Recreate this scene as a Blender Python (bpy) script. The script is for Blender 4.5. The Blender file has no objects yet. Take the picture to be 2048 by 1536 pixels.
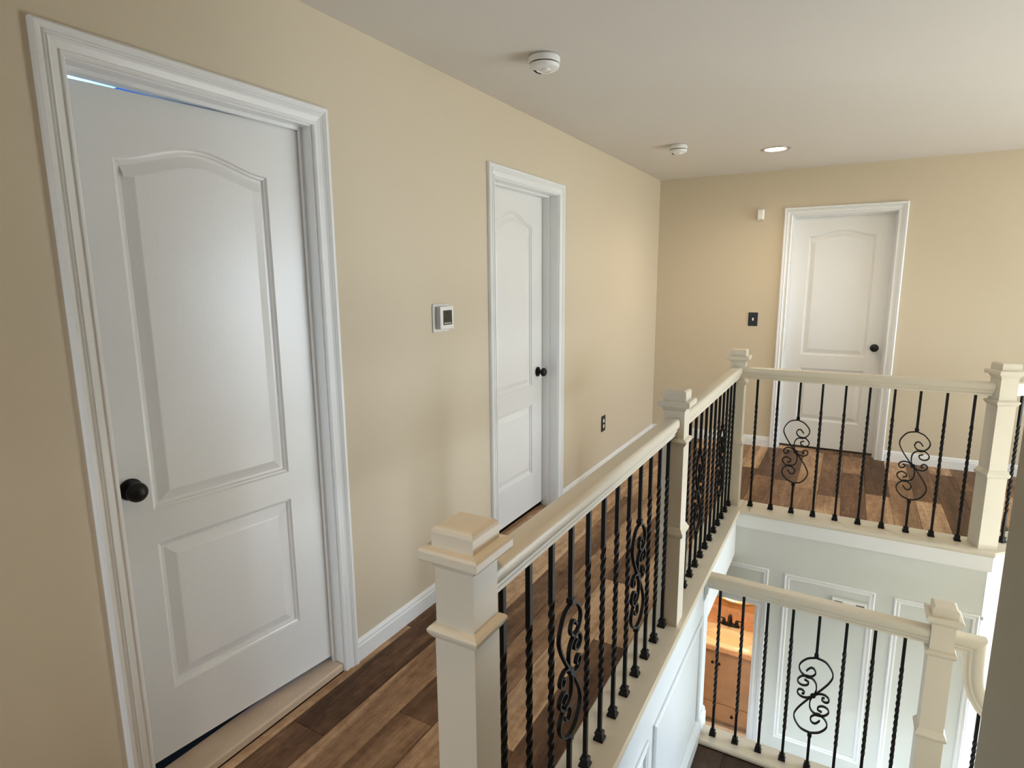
import bpy, bmesh, math, random
from mathutils import Vector, Matrix
R = math.radians
rng = random.Random(7)
scene = bpy.context.scene
COL = scene.collection

# ------------------------------------------------------------------ camera
cam_d = bpy.data.cameras.new('camera'); cam = bpy.data.objects.new('camera', cam_d); COL.objects.link(cam)
YAW, PITCH, ROLL, FPX = R(-29.5576), R(-10.0129), R(-0.4379), 1189.386
fw = Vector((math.sin(YAW)*math.cos(PITCH), math.cos(YAW)*math.cos(PITCH), math.sin(PITCH)))
rt0 = Vector((math.cos(YAW), -math.sin(YAW), 0)); up0 = rt0.cross(fw)
rt = math.cos(ROLL)*rt0 + math.sin(ROLL)*up0; up = -math.sin(ROLL)*rt0 + math.cos(ROLL)*up0
M = Matrix((rt, up, -fw)).transposed().to_4x4(); M.translation = Vector((1.6356, 0.0, 1.5258))
cam.matrix_world = M
cam_d.sensor_fit = 'HORIZONTAL'; cam_d.sensor_width = 36.0; cam_d.lens = FPX/2048*36.0
cam_d.clip_start = 0.02; cam_d.clip_end = 100
scene.camera = cam

# ------------------------------------------------------------------ world, window light, exposure
SKY = 17.0
w = bpy.data.worlds.new('world'); scene.world = w; w.use_nodes = True
wn = w.node_tree; bg = wn.nodes['Background']
bg.inputs[1].default_value = SKY            # overcast sky above, duller ground below the horizon
_tc = wn.nodes.new('ShaderNodeTexCoord'); _sx = wn.nodes.new('ShaderNodeSeparateXYZ'); _mr = wn.nodes.new('ShaderNodeMapRange'); _mx = wn.nodes.new('ShaderNodeMix'); _mx.data_type = 'RGBA'
_mr.inputs['From Min'].default_value = -.12; _mr.inputs['From Max'].default_value = .04
_mx.inputs['A'].default_value = (.40, .43, .44, 1); _mx.inputs['B'].default_value = (.74, .87, 1.0, 1)
wn.links.new(_tc.outputs['Generated'], _sx.inputs[0]); wn.links.new(_sx.outputs['Z'], _mr.inputs['Value']); wn.links.new(_mr.outputs[0], _mx.inputs['Factor']); wn.links.new(_mx.outputs['Result'], bg.inputs[0])
def portal(name, loc, rot, sx, sy):
    l = bpy.data.lights.new(name, 'AREA'); l.shape = 'RECTANGLE'; l.size = sx; l.size_y = sy
    l.cycles.is_portal = True
    o = bpy.data.objects.new(name, l); COL.objects.link(o); o.location = loc; o.rotation_euler = rot
    return o
XE = 7.0                                   # window wall of the foyer
WIN = (3.45, 5.45, -0.10, 2.05)             # upper foyer window: y0 y1 z0 z1
SID = (2.7, 4.3, -2.55, -0.75)             # unseen glazed entrance below it, added to light the lower level
WBK = (0.10, 0.90, 0.90, 1.95)             # window of the back wall, behind the photographer: x0 x1 z0 z1
YB = -2.6
portal('window_portal', (XE+0.06, (WIN[0]+WIN[1])/2, (WIN[2]+WIN[3])/2), (0, R(90), 0), WIN[3]-WIN[2], WIN[1]-WIN[0])
portal('lower_fill_portal', (XE+0.06, (SID[0]+SID[1])/2, (SID[2]+SID[3])/2), (0, R(90), 0), SID[3]-SID[2], SID[1]-SID[0])
portal('back_window_portal', ((WBK[0]+WBK[1])/2, YB-0.06, (WBK[2]+WBK[3])/2), (R(90), 0, 0), WBK[1]-WBK[0], WBK[3]-WBK[2])
scene.view_settings.view_transform = 'Standard'; scene.view_settings.look = 'None'
scene.view_settings.gamma = 1.0; scene.view_settings.use_curve_mapping = False
scene.view_settings.exposure = 0.45
scene.cycles.max_bounces = 5; scene.cycles.diffuse_bounces = 4; scene.cycles.glossy_bounces = 2; scene.cycles.transmission_bounces = 1; scene.cycles.caustics_reflective = False

# ------------------------------------------------------------------ materials
def mat(name, col, rough=0.5, spec=0.5, metal=0.0, bump=0.0, bscale=200.0, bstretch=None, var=0.0, vscale=3.0, emit=None, estr=0.0, coat=0.0):
    m = bpy.data.materials.new(name); m.use_nodes = True
    nt = m.node_tree; b = nt.nodes['Principled BSDF']
    b.inputs['Base Color'].default_value = (*col, 1); b.inputs['Roughness'].default_value = rough
    b.inputs['Metallic'].default_value = metal; b.inputs['Specular IOR Level'].default_value = spec
    b.inputs['Coat Weight'].default_value = coat
    if emit:
        b.inputs['Emission Color'].default_value = (*emit, 1); b.inputs['Emission Strength'].default_value = estr
    tc = nt.nodes.new('ShaderNodeTexCoord')
    if bump:
        mp = nt.nodes.new('ShaderNodeMapping')
        if bstretch: mp.inputs['Scale'].default_value = bstretch
        nz = nt.nodes.new('ShaderNodeTexNoise'); nz.inputs['Scale'].default_value = bscale; nz.inputs['Detail'].default_value = 3
        bp = nt.nodes.new('ShaderNodeBump'); bp.inputs['Strength'].default_value = bump; bp.inputs['Distance'].default_value = 0.002
        nt.links.new(tc.outputs['Object'], mp.inputs[0]); nt.links.new(mp.outputs[0], nz.inputs['Vector'])
        nt.links.new(nz.outputs['Fac'], bp.inputs['Height']); nt.links.new(bp.outputs[0], b.inputs['Normal'])
    if var:
        nz = nt.nodes.new('ShaderNodeTexNoise'); nz.inputs['Scale'].default_value = vscale; nz.inputs['Detail'].default_value = 4
        mx = nt.nodes.new('ShaderNodeMix'); mx.data_type = 'RGBA'
        mx.inputs['A'].default_value = (*[c*(1-var) for c in col], 1); mx.inputs['B'].default_value = (*[min(1, c*(1+var)) for c in col], 1)
        nt.links.new(tc.outputs['Object'], nz.inputs['Vector']); nt.links.new(nz.outputs['Fac'], mx.inputs['Factor'])
        nt.links.new(mx.outputs['Result'], b.inputs['Base Color'])
    return m
def wood_mat(name, cols, along='y', rough=0.5, scale=9.0):
    m = bpy.data.materials.new(name); m.use_nodes = True
    nt = m.node_tree; L = nt.links; N = nt.nodes.new; b = nt.nodes['Principled BSDF']
    tc = N('ShaderNodeTexCoord'); oi = N('ShaderNodeObjectInfo')
    ml = N('ShaderNodeMath'); ml.operation = 'MULTIPLY'; ml.inputs[1].default_value = 91.0
    L.new(oi.outputs['Random'], ml.inputs[0])
    ad = N('ShaderNodeVectorMath'); ad.operation = 'ADD'
    L.new(tc.outputs['Object'], ad.inputs[0]); L.new(ml.outputs[0], ad.inputs[1])
    mp = N('ShaderNodeMapping'); mp.inputs['Scale'].default_value = {'y': (1, .11, 1), 'x': (.11, 1, 1), 'z': (1, 1, .11)}[along]
    L.new(ad.outputs[0], mp.inputs[0])
    n1 = N('ShaderNodeTexNoise'); n1.inputs['Scale'].default_value = scale; n1.inputs['Detail'].default_value = 6; n1.inputs['Roughness'].default_value = .62; n1.inputs['Distortion'].default_value = 1.0
    n2 = N('ShaderNodeTexNoise'); n2.inputs['Scale'].default_value = scale*9; n2.inputs['Detail'].default_value = 4; n2.inputs['Roughness'].default_value = .7
    n3 = N('ShaderNodeTexNoise'); n3.inputs['Scale'].default_value = 22.0; n3.inputs['Detail'].default_value = 5; n3.inputs['Roughness'].default_value = .7
    L.new(mp.outputs[0], n1.inputs['Vector']); L.new(mp.outputs[0], n2.inputs['Vector']); L.new(ad.outputs[0], n3.inputs['Vector'])
    a = N('ShaderNodeMath'); a.operation = 'MULTIPLY_ADD'; a.inputs[1].default_value = .50
    L.new(n2.outputs['Fac'], a.inputs[0]); L.new(n1.outputs['Fac'], a.inputs[2])
    a2 = N('ShaderNodeMath'); a2.operation = 'MULTIPLY_ADD'; a2.inputs[1].default_value = .42
    L.new(n3.outputs['Fac'], a2.inputs[0]); L.new(a.outputs[0], a2.inputs[2])
    r2 = N('ShaderNodeMath'); r2.operation = 'MULTIPLY_ADD'; r2.inputs[1].default_value = .62
    L.new(oi.outputs['Random'], r2.inputs[0]); L.new(a2.outputs[0], r2.inputs[2])
    mr = N('ShaderNodeMapRange'); mr.inputs['From Min'].default_value = .86; mr.inputs['From Max'].default_value = 1.66
    L.new(r2.outputs[0], mr.inputs['Value'])
    cr = N('ShaderNodeValToRGB'); e = cr.color_ramp.elements
    while len(e) < len(cols): e.new(0.5)
    for i, c in enumerate(cols): e[i].position = i/(len(cols)-1); e[i].color = (*c, 1)
    L.new(mr.outputs[0], cr.inputs[0]); L.new(cr.outputs[0], b.inputs['Base Color'])
    b.inputs['Roughness'].default_value = rough; b.inputs['Specular IOR Level'].default_value = .22
    bp = N('ShaderNodeBump'); bp.inputs['Strength'].default_value = .25; bp.inputs['Distance'].default_value = .0015
    L.new(a2.outputs[0], bp.inputs['Height']); L.new(bp.outputs[0], b.inputs['Normal'])
    return m
MT = dict(
    wall=mat('beige_paint', (.63, .548, .412), .62, .35, bump=.12, bscale=260),
    wall_shaded=mat('shaded_beige_paint', (.33, .29, .215), .62, .3, bump=.12, bscale=260),  # wall beige darkened: shade on the near right wall put into its colour
    wall_low=mat('pale_grey_paint', (.66, .68, .645), .6, .35, bump=.1, bscale=260),
    ceil=mat('ceiling_paint', (.70, .665, .62), .8, .2, bump=.1, bscale=220),
    trim=mat('white_trim_paint', (.80, .81, .81), .32, .5),
    door=mat('white_door_paint', (.78, .78, .77), .27, .5, bump=.10, bscale=70, bstretch=(6, 6, .35)),
    rail=mat('cream_rail_paint', (.65, .60, .495), .32, .5, bump=.03, bscale=60),
    wain=mat('white_wainscot_paint', (.70, .755, .79), .36, .5),
    iron=mat('black_iron', (.004, .004, .004), .55, .22),
    bronze=mat('dark_bronze', (.006, .004, .004), .40, .28),
    sill=mat('tan_threshold', (.58, .46, .34), .4, .4, var=.12, vscale=14, bump=.08, bscale=90),
    plank=wood_mat('plank_wood', [(.066, .032, .016), (.165, .087, .046), (.34, .203, .112), (.62, .42, .26)]),
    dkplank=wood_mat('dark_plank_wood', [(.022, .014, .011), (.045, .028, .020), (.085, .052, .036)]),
    sub=mat('subfloor', (.03, .02, .014), .9, .1),
    plastic=mat('white_plastic', (.80, .80, .78), .38, .5),
    greyplastic=mat('grey_plastic', (.42, .42, .41), .5, .4),
    dark=mat('dark_gap', (.015, .015, .013), .6, .3),
    screen=mat('thermostat_screen', (.028, .030, .022), .18, .5, var=.5, vscale=60),
    black=mat('black_plate', (.006, .006, .006), .35, .4),
    ivory=mat('ivory_plastic', (.85, .84, .80), .4, .5),
    lens=mat('lit_lens', (1, 1, 1), .5, .2, emit=(1, .90, .74), estr=26.0),
    chrome=mat('satin_ring', (.55, .5, .44), .3, .5, metal=.8),
    vanity=mat('brown_vanity_wood', (.42, .275, .165), .45, .4, var=.22, vscale=9, bump=.05, bscale=40, bstretch=(1, 1, .1)),
    stone=mat('tan_stone', (.62, .37, .21), .28, .5, var=.35, vscale=24),
    tile=mat('brown_wall_tile', (.44, .225, .085), .35, .5, var=.6, vscale=9),
    sink=mat('cream_porcelain', (.84, .72, .50), .15, .5),
    gold=mat('gold_frame', (.85, .66, .32), .25, .5, metal=.6),
    mirror=mat('mirror_glass', (.86, .86, .86), .03, .5, metal=1.0),
    floortile=mat('white_floor_tile', (.86, .86, .86), .3, .5),
    blue=mat('sky_blue_paint', (.30, .60, .90), .7, .2),
    navy=mat('navy_paint', (.004, .035, .22), .6, .2),
    warmwall=mat('warm_bath_paint', (.75, .60, .42), .6, .3),
)

# ------------------------------------------------------------------ mesh helpers
WORLD = {}
def wloc(o): return WORLD.get(o.name, Vector((0, 0, 0)))
def tag(o, label=None, cat=None, group=None, kind=None):
    if label: o['label'] = label
    if cat: o['category'] = cat
    if group: o['group'] = group
    if kind: o['kind'] = kind
    return o
def empty(name, loc, rz=0.0, parent=None):
    o = bpy.data.objects.new(name, None); COL.objects.link(o); o.empty_display_size = .1
    o.location = Vector(loc); o.rotation_euler = (0, 0, rz); WORLD[o.name] = Vector(loc)
    return o
class MB:
    def __init__(s): s.v = []; s.f = []
    def add(s, vs, fs):
        n = len(s.v); s.v += [tuple(v) for v in vs]; s.f += [tuple(i+n for i in f) for f in fs]; return s
    def box(s, x0, x1, y0, y1, z0, z1):
        return s.add([(x0,y0,z0),(x1,y0,z0),(x1,y1,z0),(x0,y1,z0),(x0,y0,z1),(x1,y0,z1),(x1,y1,z1),(x0,y1,z1)],
                     [(0,3,2,1),(4,5,6,7),(0,1,5,4),(1,2,6,5),(2,3,7,6),(3,0,4,7)])
    def cbox(s, x0, x1, y0, y1, z0, z1, c):            # chamfered box (all vertical + top/bottom edges)
        def ring(ix, z): 
            a, b, p, q = x0+ix, x1-ix, y0+ix, y1-ix; k = max(c-ix, 0) + 1e-6
            return [(a+k,p,z),(b-k,p,z),(b,p+k,z),(b,q-k,z),(b-k,q,z),(a+k,q,z),(a,q-k,z),(a,p+k,z)]
        return s.loops([ring(c, z0), ring(0, z0+c), ring(0, z1-c), ring(c, z1)])
    def loops(s, rings, close=True, caps=True):
        n = len(rings[0]); vs = [p for r in rings for p in r]; fs = []
        for i in range(len(rings)-1):
            for j in range(n if close else n-1):
                k = (j+1) % n; fs.append((i*n+j, i*n+k, (i+1)*n+k, (i+1)*n+j))
        if caps: fs += [tuple(range(n-1, -1, -1)), tuple(range((len(rings)-1)*n, len(rings)*n))]
        return s.add(vs, fs)
    def sq(s, prof, cx=0, cy=0):                       # square lathe, prof [(half, z)]
        return s.loops([[(cx-h,cy-h,z),(cx+h,cy-h,z),(cx+h,cy+h,z),(cx-h,cy+h,z)] for h, z in prof])
    def lathe(s, prof, c=(0,0,0), axis='z', n=32):
        rings = []
        for r, t in prof:
            ring = []
            for i in range(n):
                a = 2*math.pi*i/n; p, q = r*math.cos(a), r*math.sin(a)
                ring.append({'z': (c[0]+p, c[1]+q, c[2]+t), 'x': (c[0]+t, c[1]+p, c[2]+q), 'y': (c[0]+q, c[1]+t, c[2]+p)}[axis])
            rings.append(ring)
        return s.loops(rings)
    def sweep(s, path, prof, normal, close=False):     # prof (u along side, v along normal); path in the plane across normal
        nrm = Vector(normal); P = [Vector(p) for p in path]; rings = []
        for i, p in enumerate(P):
            a = P[max(i-1, 0)]; b = P[min(i+1, len(P)-1)]
            if close: a = P[i-1]; b = P[(i+1) % len(P)]
            d1 = (p-a).normalized() if (p-a).length > 1e-9 else (b-p).normalized()
            d2 = (b-p).normalized() if (b-p).length > 1e-9 else d1
            t = (d1+d2).normalized(); side = nrm.cross(t).normalized()
            k = 1.0/max(.35, t.dot(d2))
            rings.append([p + side*u*k + nrm*v for u, v in prof])
        if close: rings.append(rings[0])
        return s.loops(rings, caps=not close)
    def build(s, name, m, parent=None, origin=None, smooth=False, rz=0.0):
        me = bpy.data.meshes.new(name); o0 = Vector(origin) if origin is not None else Vector((0,0,0))
        bm = bmesh.new(); vs = [bm.verts.new(Vector(v)-o0) for v in s.v]
        for f in s.f:
            try: bm.faces.new([vs[i] for i in f])
            except ValueError: pass
        bmesh.ops.remove_doubles(bm, verts=bm.verts, dist=1e-6)
        bmesh.ops.dissolve_degenerate(bm, edges=bm.edges, dist=1e-7)
        bmesh.ops.recalc_face_normals(bm, faces=bm.faces)
        bm.to_mesh(me); bm.free()
        if smooth:
            for p in me.polygons: p.use_smooth = True
            me.set_sharp_from_angle(angle=R(35))
        me.materials.append(MT[m])
        o = bpy.data.objects.new(name, me); COL.objects.link(o)
        if parent is not None:
            o.parent = parent; o.location = o0 - wloc(parent)
        else: o.location = o0
        WORLD[o.name] = o0
        return o
def clone(src, loc, parent=None, rz=None, label=None):
    o = src.copy(); COL.objects.link(o); o.location = loc
    if parent is not None: o.parent = parent
    if rz is not None: o.rotation_euler = (0, 0, rz)
    return o
def struct(o, label, cat): return tag(o, label, cat, kind='structure')

# ================================================================== the shell
H = 2.418; YF = 5.7165; ZL = -2.68; TW = .12
XW = 1.0253; YG = 4.049
XS = 1.09                                    # face of the stairwell's left wall
XR = 2.07                                    # face of the near right-hand wall
YE = 2.05                                    # its far end
D1 = (.790, 1.517, 2.038); D2 = (2.712, 3.484, 2.034); D3 = (1.151, 1.902, 2.034)   # clear openings
OPJ = .019                                   # jamb board thickness
m = MB()
yb0, yb1 = YB-.12, YF+.12
seg = [(yb0, D1[0]-OPJ, 0, H), (D1[1]+OPJ, D2[0]-OPJ, 0, H), (D2[1]+OPJ, yb1, 0, H), (D1[0]-OPJ, D1[1]+OPJ, D1[2]+OPJ, H), (D2[0]-OPJ, D2[1]+OPJ, D2[2]+OPJ, H)]
for a, b, z0, z1 in seg: m.box(-TW, 0, a, b, z0-.05 if z0 == 0 else z0, z1)
struct(m.build('wall_left', 'wall'), 'long beige wall with two white doors and the thermostat', 'wall')
m = MB(); XFE = 4.3
for a, b, z0, z1 in [(0, D3[0]-OPJ, -.05, H), (D3[1]+OPJ, XE+.12, -.05, H), (D3[0]-OPJ, D3[1]+OPJ, D3[2]+OPJ, H)]: m.box(a, b, YF, YF+TW, z0, z1)
struct(m.build('wall_far', 'wall'), 'beige end wall with a white door and black switch', 'wall')
struct(MB().box(XR, XR+.12, YB, YE, ZL, H).build('wall_right', 'wall_shaded'), 'beige wall edge darkened for shade, close by at the bottom corner of the picture', 'wall')
m = MB()
x0, x1, z0, z1 = WBK
m.box(-.12, x0, YB-.12, YB, -.05, H).box(x1, XR+.12, YB-.12, YB, -.05, H).box(x0, x1, YB-.12, YB, -.05, z0).box(x0, x1, YB-.12, YB, z1, H)
struct(m.build('wall_back', 'wall'), 'beige wall with a window behind the viewpoint', 'wall')
struct(MB().box(XR+.12, XE+.12, YE-.12, YE, ZL, H).build('wall_foyer', 'wall'), 'beige foyer wall beside the lower stairs', 'wall')
m = MB(); y0, y1, z0, z1 = WIN; Y0, Y1, Z0, Z1 = SID
m.box(XE, XE+.12, YE-.12, y0, ZL, H).box(XE, XE+.12, y1, YF+.12, ZL, H)
ya, ybb = max(y0, Y0), min(y1, Y1)
m = MB()
m.box(XE, XE+.12, YE-.12, YF+.12, z1, H).box(XE, XE+.12, YE-.12, y0, z0, z1).box(XE, XE+.12, y1, YF+.12, z0, z1)
m.box(XE, XE+.12, YE-.12, YF+.12, Z1, z0).box(XE, XE+.12, YE-.12, Y0, ZL, Z1).box(XE, XE+.12, Y1, YF+.12, ZL, Z1).box(XE, XE+.12, Y0, Y1, ZL, Z0)
struct(m.build('wall_window', 'wall'), 'foyer wall with the tall window and added glazed entrance', 'wall')
def window(name, y0, y1, z0, z1, nx, nz, label):
    e = struct(empty(name, (XE+.06, y0, z0)), label, 'window')
    MB().box(XE+.02, XE+.09, y0, y0+.05, z0, z1).box(XE+.02, XE+.09, y1-.05, y1, z0, z1).box(XE+.02, XE+.09, y0+.05, y1-.05, z0, z0+.05).box(XE+.02, XE+.09, y0+.05, y1-.05, z1-.05, z1).build('window_frame', 'trim', e, (XE+.06, y0, z0))
    for i in range(1, nx):
        y = y0+(y1-y0)*i/nx; MB().box(XE+.04, XE+.07, y-.012, y+.012, z0+.05, z1-.05).build('muntin', 'trim', e, (XE+.05, y, z0))
    for i in range(1, nz):
        z = z0+(z1-z0)*i/nz; MB().box(XE+.041, XE+.069, y0+.05, y1-.05, z-.012, z+.012).build('muntin', 'trim', e, (XE+.05, y0, z))
window('window_1', *WIN, 2, 2, 'tall white framed foyer window')
window('window_2', *SID, 3, 1, 'unseen glazed entrance added below the foyer window for lower level light')
e = struct(empty('window_3', (WBK[0], YB-.06, WBK[2])), 'white framed window in the wall behind the viewpoint', 'window')
x0, x1, z0, z1 = WBK
MB().box(x0, x0+.05, YB-.09, YB-.02, z0, z1).box(x1-.05, x1, YB-.09, YB-.02, z0, z1).box(x0+.05, x1-.05, YB-.09, YB-.02, z0, z0+.05).box(x0+.05, x1-.05, YB-.09, YB-.02, z1-.05, z1).build('window_frame', 'trim', e, (x0, YB-.06, z0))
struct(MB().box(-.12, XE+.12, YB-.12, YF+.12, H, H+.1).build('ceiling', 'ceil'), 'plain pale ceiling with detectors and a recessed light', 'ceiling')

# ---- upper floor: subfloor with planks
fl = struct(MB().box(0, 1.085, YB, 4.12, -.26, -.010).box(1.085, XR, YB, .98, -.26, -.010).box(0, 1.085, 4.12, YF, -.26, -.010)
            .add([(1.085,3.97,-.26),(2.40,3.97,-.26),(4.14,5.7165,-.26),(1.085,5.7165,-.26),(1.085,3.97,-.010),(2.40,3.97,-.010),(4.14,5.7165,-.010),(1.085,5.7165,-.010)],
                 [(0,3,2,1),(4,5,6,7),(0,1,5,4),(1,2,6,5),(2,3,7,6),(3,0,4,7)]).build('floor', 'sub'), 'brown wood plank floor of the upper hall', 'floor')
PW = .149
def plank(par, x0, x1, y0, y1, z, th, ma, skew=None):
    c = .0016; sk0, sk1 = skew if skew else (0, 0)
    def ring(i, zz): return [(x0+i, y0+sk0+i, zz), (x1-i, y0+sk1+i, zz), (x1-i, y1-i, zz), (x0+i, y1-i, zz)]
    cx, cy = (x0+x1)/2, (y0+y1)/2
    return MB().loops([ring(.0004, z-th), ring(.0004, z-c), ring(c, z)]).build('plank', ma, par, (cx, cy, z))
def plank_row(par, x0, x1, ya, yb, z, th, ma, L=1.22, off=None, skew=None):
    off = rng.random()*L if off is None else off
    cuts = [ya]; y = ya - off + L
    while y < yb-.08:
        if y > ya+.08: cuts.append(y)
        y += L
    cuts.append(yb)
    for i, (a, b) in enumerate(zip(cuts[:-1], cuts[1:])): plank(par, x0, x1, a, b, z, th, ma, skew if i == 0 else None)
xs = [0.0] + [.041+PW*i for i in range(0, 30)]
anchors = {1: 1.233, 3: 1.448, 4: 1.72, 7: 5.0, 9: 4.785, 11: 4.575, 12: 5.2}
for i in range(len(xs)-1):
    a, b = xs[i], xs[i+1]
    if a > 4.0: break
    def offs(ya, k=i):
        if k in anchors: return (ya - anchors[k]) % 1.22
        return rng.random()*1.22
    if a < .93:
        plank_row(fl, a, b if b < 1.0 else 1.0, YB, YF-.001, 0, .009, 'plank', off=offs(YB))
    else:
        if a < XR-.02: plank_row(fl, a, min(b, XR-.001), YB, .97, 0, .009, 'plank', off=offs(YB))
        s0 = max(4.06, 4.06+(a-2.40)); s1 = max(4.06, 4.06+(b-2.40))
        plank_row(fl, a, b, 4.06 if s1 <= 4.06 else min(s0, s1), YF-.001, 0, .009, 'plank', off=offs(4.06), skew=(s0-min(s0, s1), s1-min(s0, s1)))

# ---- stairwell shell
m = MB().box(.97, XS, .98, 3.10, ZL, -.001)
struct(m.build('wall_stair', 'wain'), 'white panelled wall below the long railing down the stairwell', 'wall')
struct(MB().box(XS-.12, XS, 3.10, 3.955, -.29, -.001).build('trim_1', 'trim'), 'white fascia band along the floor edge past the landing', 'trim')
# wall under the far railing, with the powder room doorway
DP = (.53, 1.245, ZL+2.058)
m = MB()
m.box(-.6, DP[0]-OPJ, 3.955, 4.075, ZL, -.262).box(DP[1]+OPJ, 2.41, 3.955, 4.075, ZL, -.262).box(DP[0]-OPJ, DP[1]+OPJ, 3.955, 4.075, DP[2]+OPJ, -.262)
m.box(XS, 2.41, 3.955, 3.969, -.262, -.001)
struct(m.build('wall_lower', 'wall_low'), 'pale grey lower wall with white frame mouldings below the far railing', 'wall')
s2 = math.sqrt(.5)
ax, ay = 2.41, 3.952
def ang(t, n, z): return (ax + t*s2 + n*s2, ay + t*s2 - n*s2, z)      # along the 45 degree wall, n = out into the foyer
def angbox(t0, t1, n0, n1, z0, z1, mb):
    return mb.add([ang(t0,n0,z0),ang(t1,n0,z0),ang(t1,n1,z0),ang(t0,n1,z0),ang(t0,n0,z1),ang(t1,n0,z1),ang(t1,n1,z1),ang(t0,n1,z1)],
                  [(0,3,2,1),(4,5,6,7),(0,1,5,4),(1,2,6,5),(2,3,7,6),(3,0,4,7)])
TA = 2.44
struct(angbox(0.001, TA, -.12, 0, ZL, -.001, MB()).build('wall_angled', 'trim'), 'white slanted wall strip below the far corner newel post', 'wall')
struct(MB().box(-.6, XS-.001, 3.10, 3.955, -.30, -.262).box(-.6, .97, 1.0, 3.10, -.30, -.262).build('ceiling_lower', 'ceil'), 'ceiling of the lower hall beneath the upper floor', 'ceiling')
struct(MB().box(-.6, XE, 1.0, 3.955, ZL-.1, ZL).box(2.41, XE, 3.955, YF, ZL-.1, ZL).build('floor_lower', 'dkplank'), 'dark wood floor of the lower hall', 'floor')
struct(MB().box(-.72, -.6, 1.0, 4.075, ZL, -.262).box(-.6, .97, .88, 1.0, ZL, -.262).build('wall_lower_hall', 'wall_low'), 'pale end wall of the lower hall', 'wall')

# landing + stairs
ZLA = -.94
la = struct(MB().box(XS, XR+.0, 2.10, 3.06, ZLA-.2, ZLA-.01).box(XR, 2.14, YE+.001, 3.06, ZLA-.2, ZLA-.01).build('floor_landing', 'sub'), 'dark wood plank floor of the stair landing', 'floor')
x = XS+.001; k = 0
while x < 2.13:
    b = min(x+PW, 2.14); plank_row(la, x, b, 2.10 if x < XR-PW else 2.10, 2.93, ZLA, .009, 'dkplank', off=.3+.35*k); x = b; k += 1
st = struct(empty('floor_stairs', (XS, .98, 0)), 'wooden stairs between the upper hall and the landing', 'stairs')
for i in range(5):
    yb_ = 1.06+.26*i; zt = -.188*(i)
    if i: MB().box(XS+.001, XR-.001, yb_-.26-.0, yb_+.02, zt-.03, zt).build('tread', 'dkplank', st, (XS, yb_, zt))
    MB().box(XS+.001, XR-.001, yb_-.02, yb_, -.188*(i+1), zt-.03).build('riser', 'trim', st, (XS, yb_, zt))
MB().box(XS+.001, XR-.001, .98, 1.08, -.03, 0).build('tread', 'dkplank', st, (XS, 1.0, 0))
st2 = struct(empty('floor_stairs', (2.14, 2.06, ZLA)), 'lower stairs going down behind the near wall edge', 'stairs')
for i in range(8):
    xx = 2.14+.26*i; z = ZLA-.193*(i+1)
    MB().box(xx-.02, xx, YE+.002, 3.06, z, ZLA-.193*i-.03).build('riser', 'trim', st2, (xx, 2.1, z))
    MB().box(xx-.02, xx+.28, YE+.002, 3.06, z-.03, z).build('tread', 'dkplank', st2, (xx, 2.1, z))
struct(MB().box(XS+.001, 2.139, 3.06, 3.075, ZLA-.25, ZLA-.001).build('trim_2', 'wain'), 'white face board on the landing edge', 'trim')

# ---- baseboards
BP = [(0, 0), (.013, 0), (.013, .062), (.010, .070), (.010, .078), (.006, .086), (.003, .092), (0, .092)]
def base_x(mb, y0, y1, x, sgn, z=0, prof=BP, s=1.0):
    a = [(x+sgn*u, y0, z+v*s) for u, v in prof]; b = [(x+sgn*u, y1, z+v*s) for u, v in prof]; return mb.loops([a, b])
def base_y(mb, x0, x1, y, sgn, z=0, prof=BP, s=1.0):
    a = [(x0, y+sgn*u, z+v*s) for u, v in prof]; b = [(x1, y+sgn*u, z+v*s) for u, v in prof]; return mb.loops([a, b])
CW = .064
m = MB(); base_x(m, YB, D1[0]-CW, 0, 1); base_x(m, D1[1]+CW+.0005, D2[0]-CW-.0005, 0, 1); base_x(m, D2[1]+CW+.0005, YF-.0132, 0, 1)
struct(m.build('baseboard_left', 'trim'), 'white baseboard along the long beige wall', 'baseboard')
m = MB(); base_y(m, 0.0, D3[0]-CW-.0005, YF, -1); base_y(m, D3[1]+CW+.0005, 4.12, YF, -1)
struct(m.build('baseboard_far', 'trim'), 'white baseboard along the beige end wall', 'baseboard')
m = MB(); base_x(m, 2.10, 3.10, XS, 1, ZLA, [(0, 0), (.018, 0), (.018, .078), (.013, .088), (.013, .098), (.007, .110), (0, .112)])
struct(m.build('baseboard_landing', 'wain'), 'white baseboard along the landing by the panelled wall', 'baseboard')

# ---- moulded frames on walls
def frame(name, pts, normal, mname, label, wd=.034, th=.013):
    n = Vector(normal); P = [Vector(p) for p in pts]; c = sum(P, Vector())/len(P)
    prof = [(0, 0), (.0, th*.55), (wd*.18, th), (wd*.36, th*.8), (wd*.5, th*.45), (wd*.72, th*.8), (wd*.88, th*.7), (wd, th*.3), (wd, 0)]
    rings = []
    N = len(P)
    for i in range(N+1):
        p = P[i % N]; a = P[(i-1) % N]; b = P[(i+1) % N]
        e1 = (a-p).normalized(); e2 = (b-p).normalized()
        rings.append([p + (e1+e2)*u + n*v for u, v in prof])
    return struct(MB().loops(rings, caps=False).build(name, mname), label, 'trim')
def rect_x(x, y0, y1, z0, z1): return [(x, y0, z0), (x, y1, z0), (x, y1, z1), (x, y0, z1)]
def rect_y(y, x0, x1, z0, z1): return [(x0, y, z0), (x1, y, z0), (x1, y, z1), (x0, y, z1)]
frame('trim_3', rect_x(XS, 2.065, 2.94, -.825, -.205), (1, 0, 0), 'wain', 'frame moulding on the panelled wall, nearest the landing railing')
frame('trim_4', [(XS, 1.25, -.35), (XS, 1.98, -.60), (XS, 1.98, -.205), (XS, 1.25, -.205)], (1, 0, 0), 'wain', 'frame moulding on the panelled wall, nearer the foot of the picture')
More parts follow.
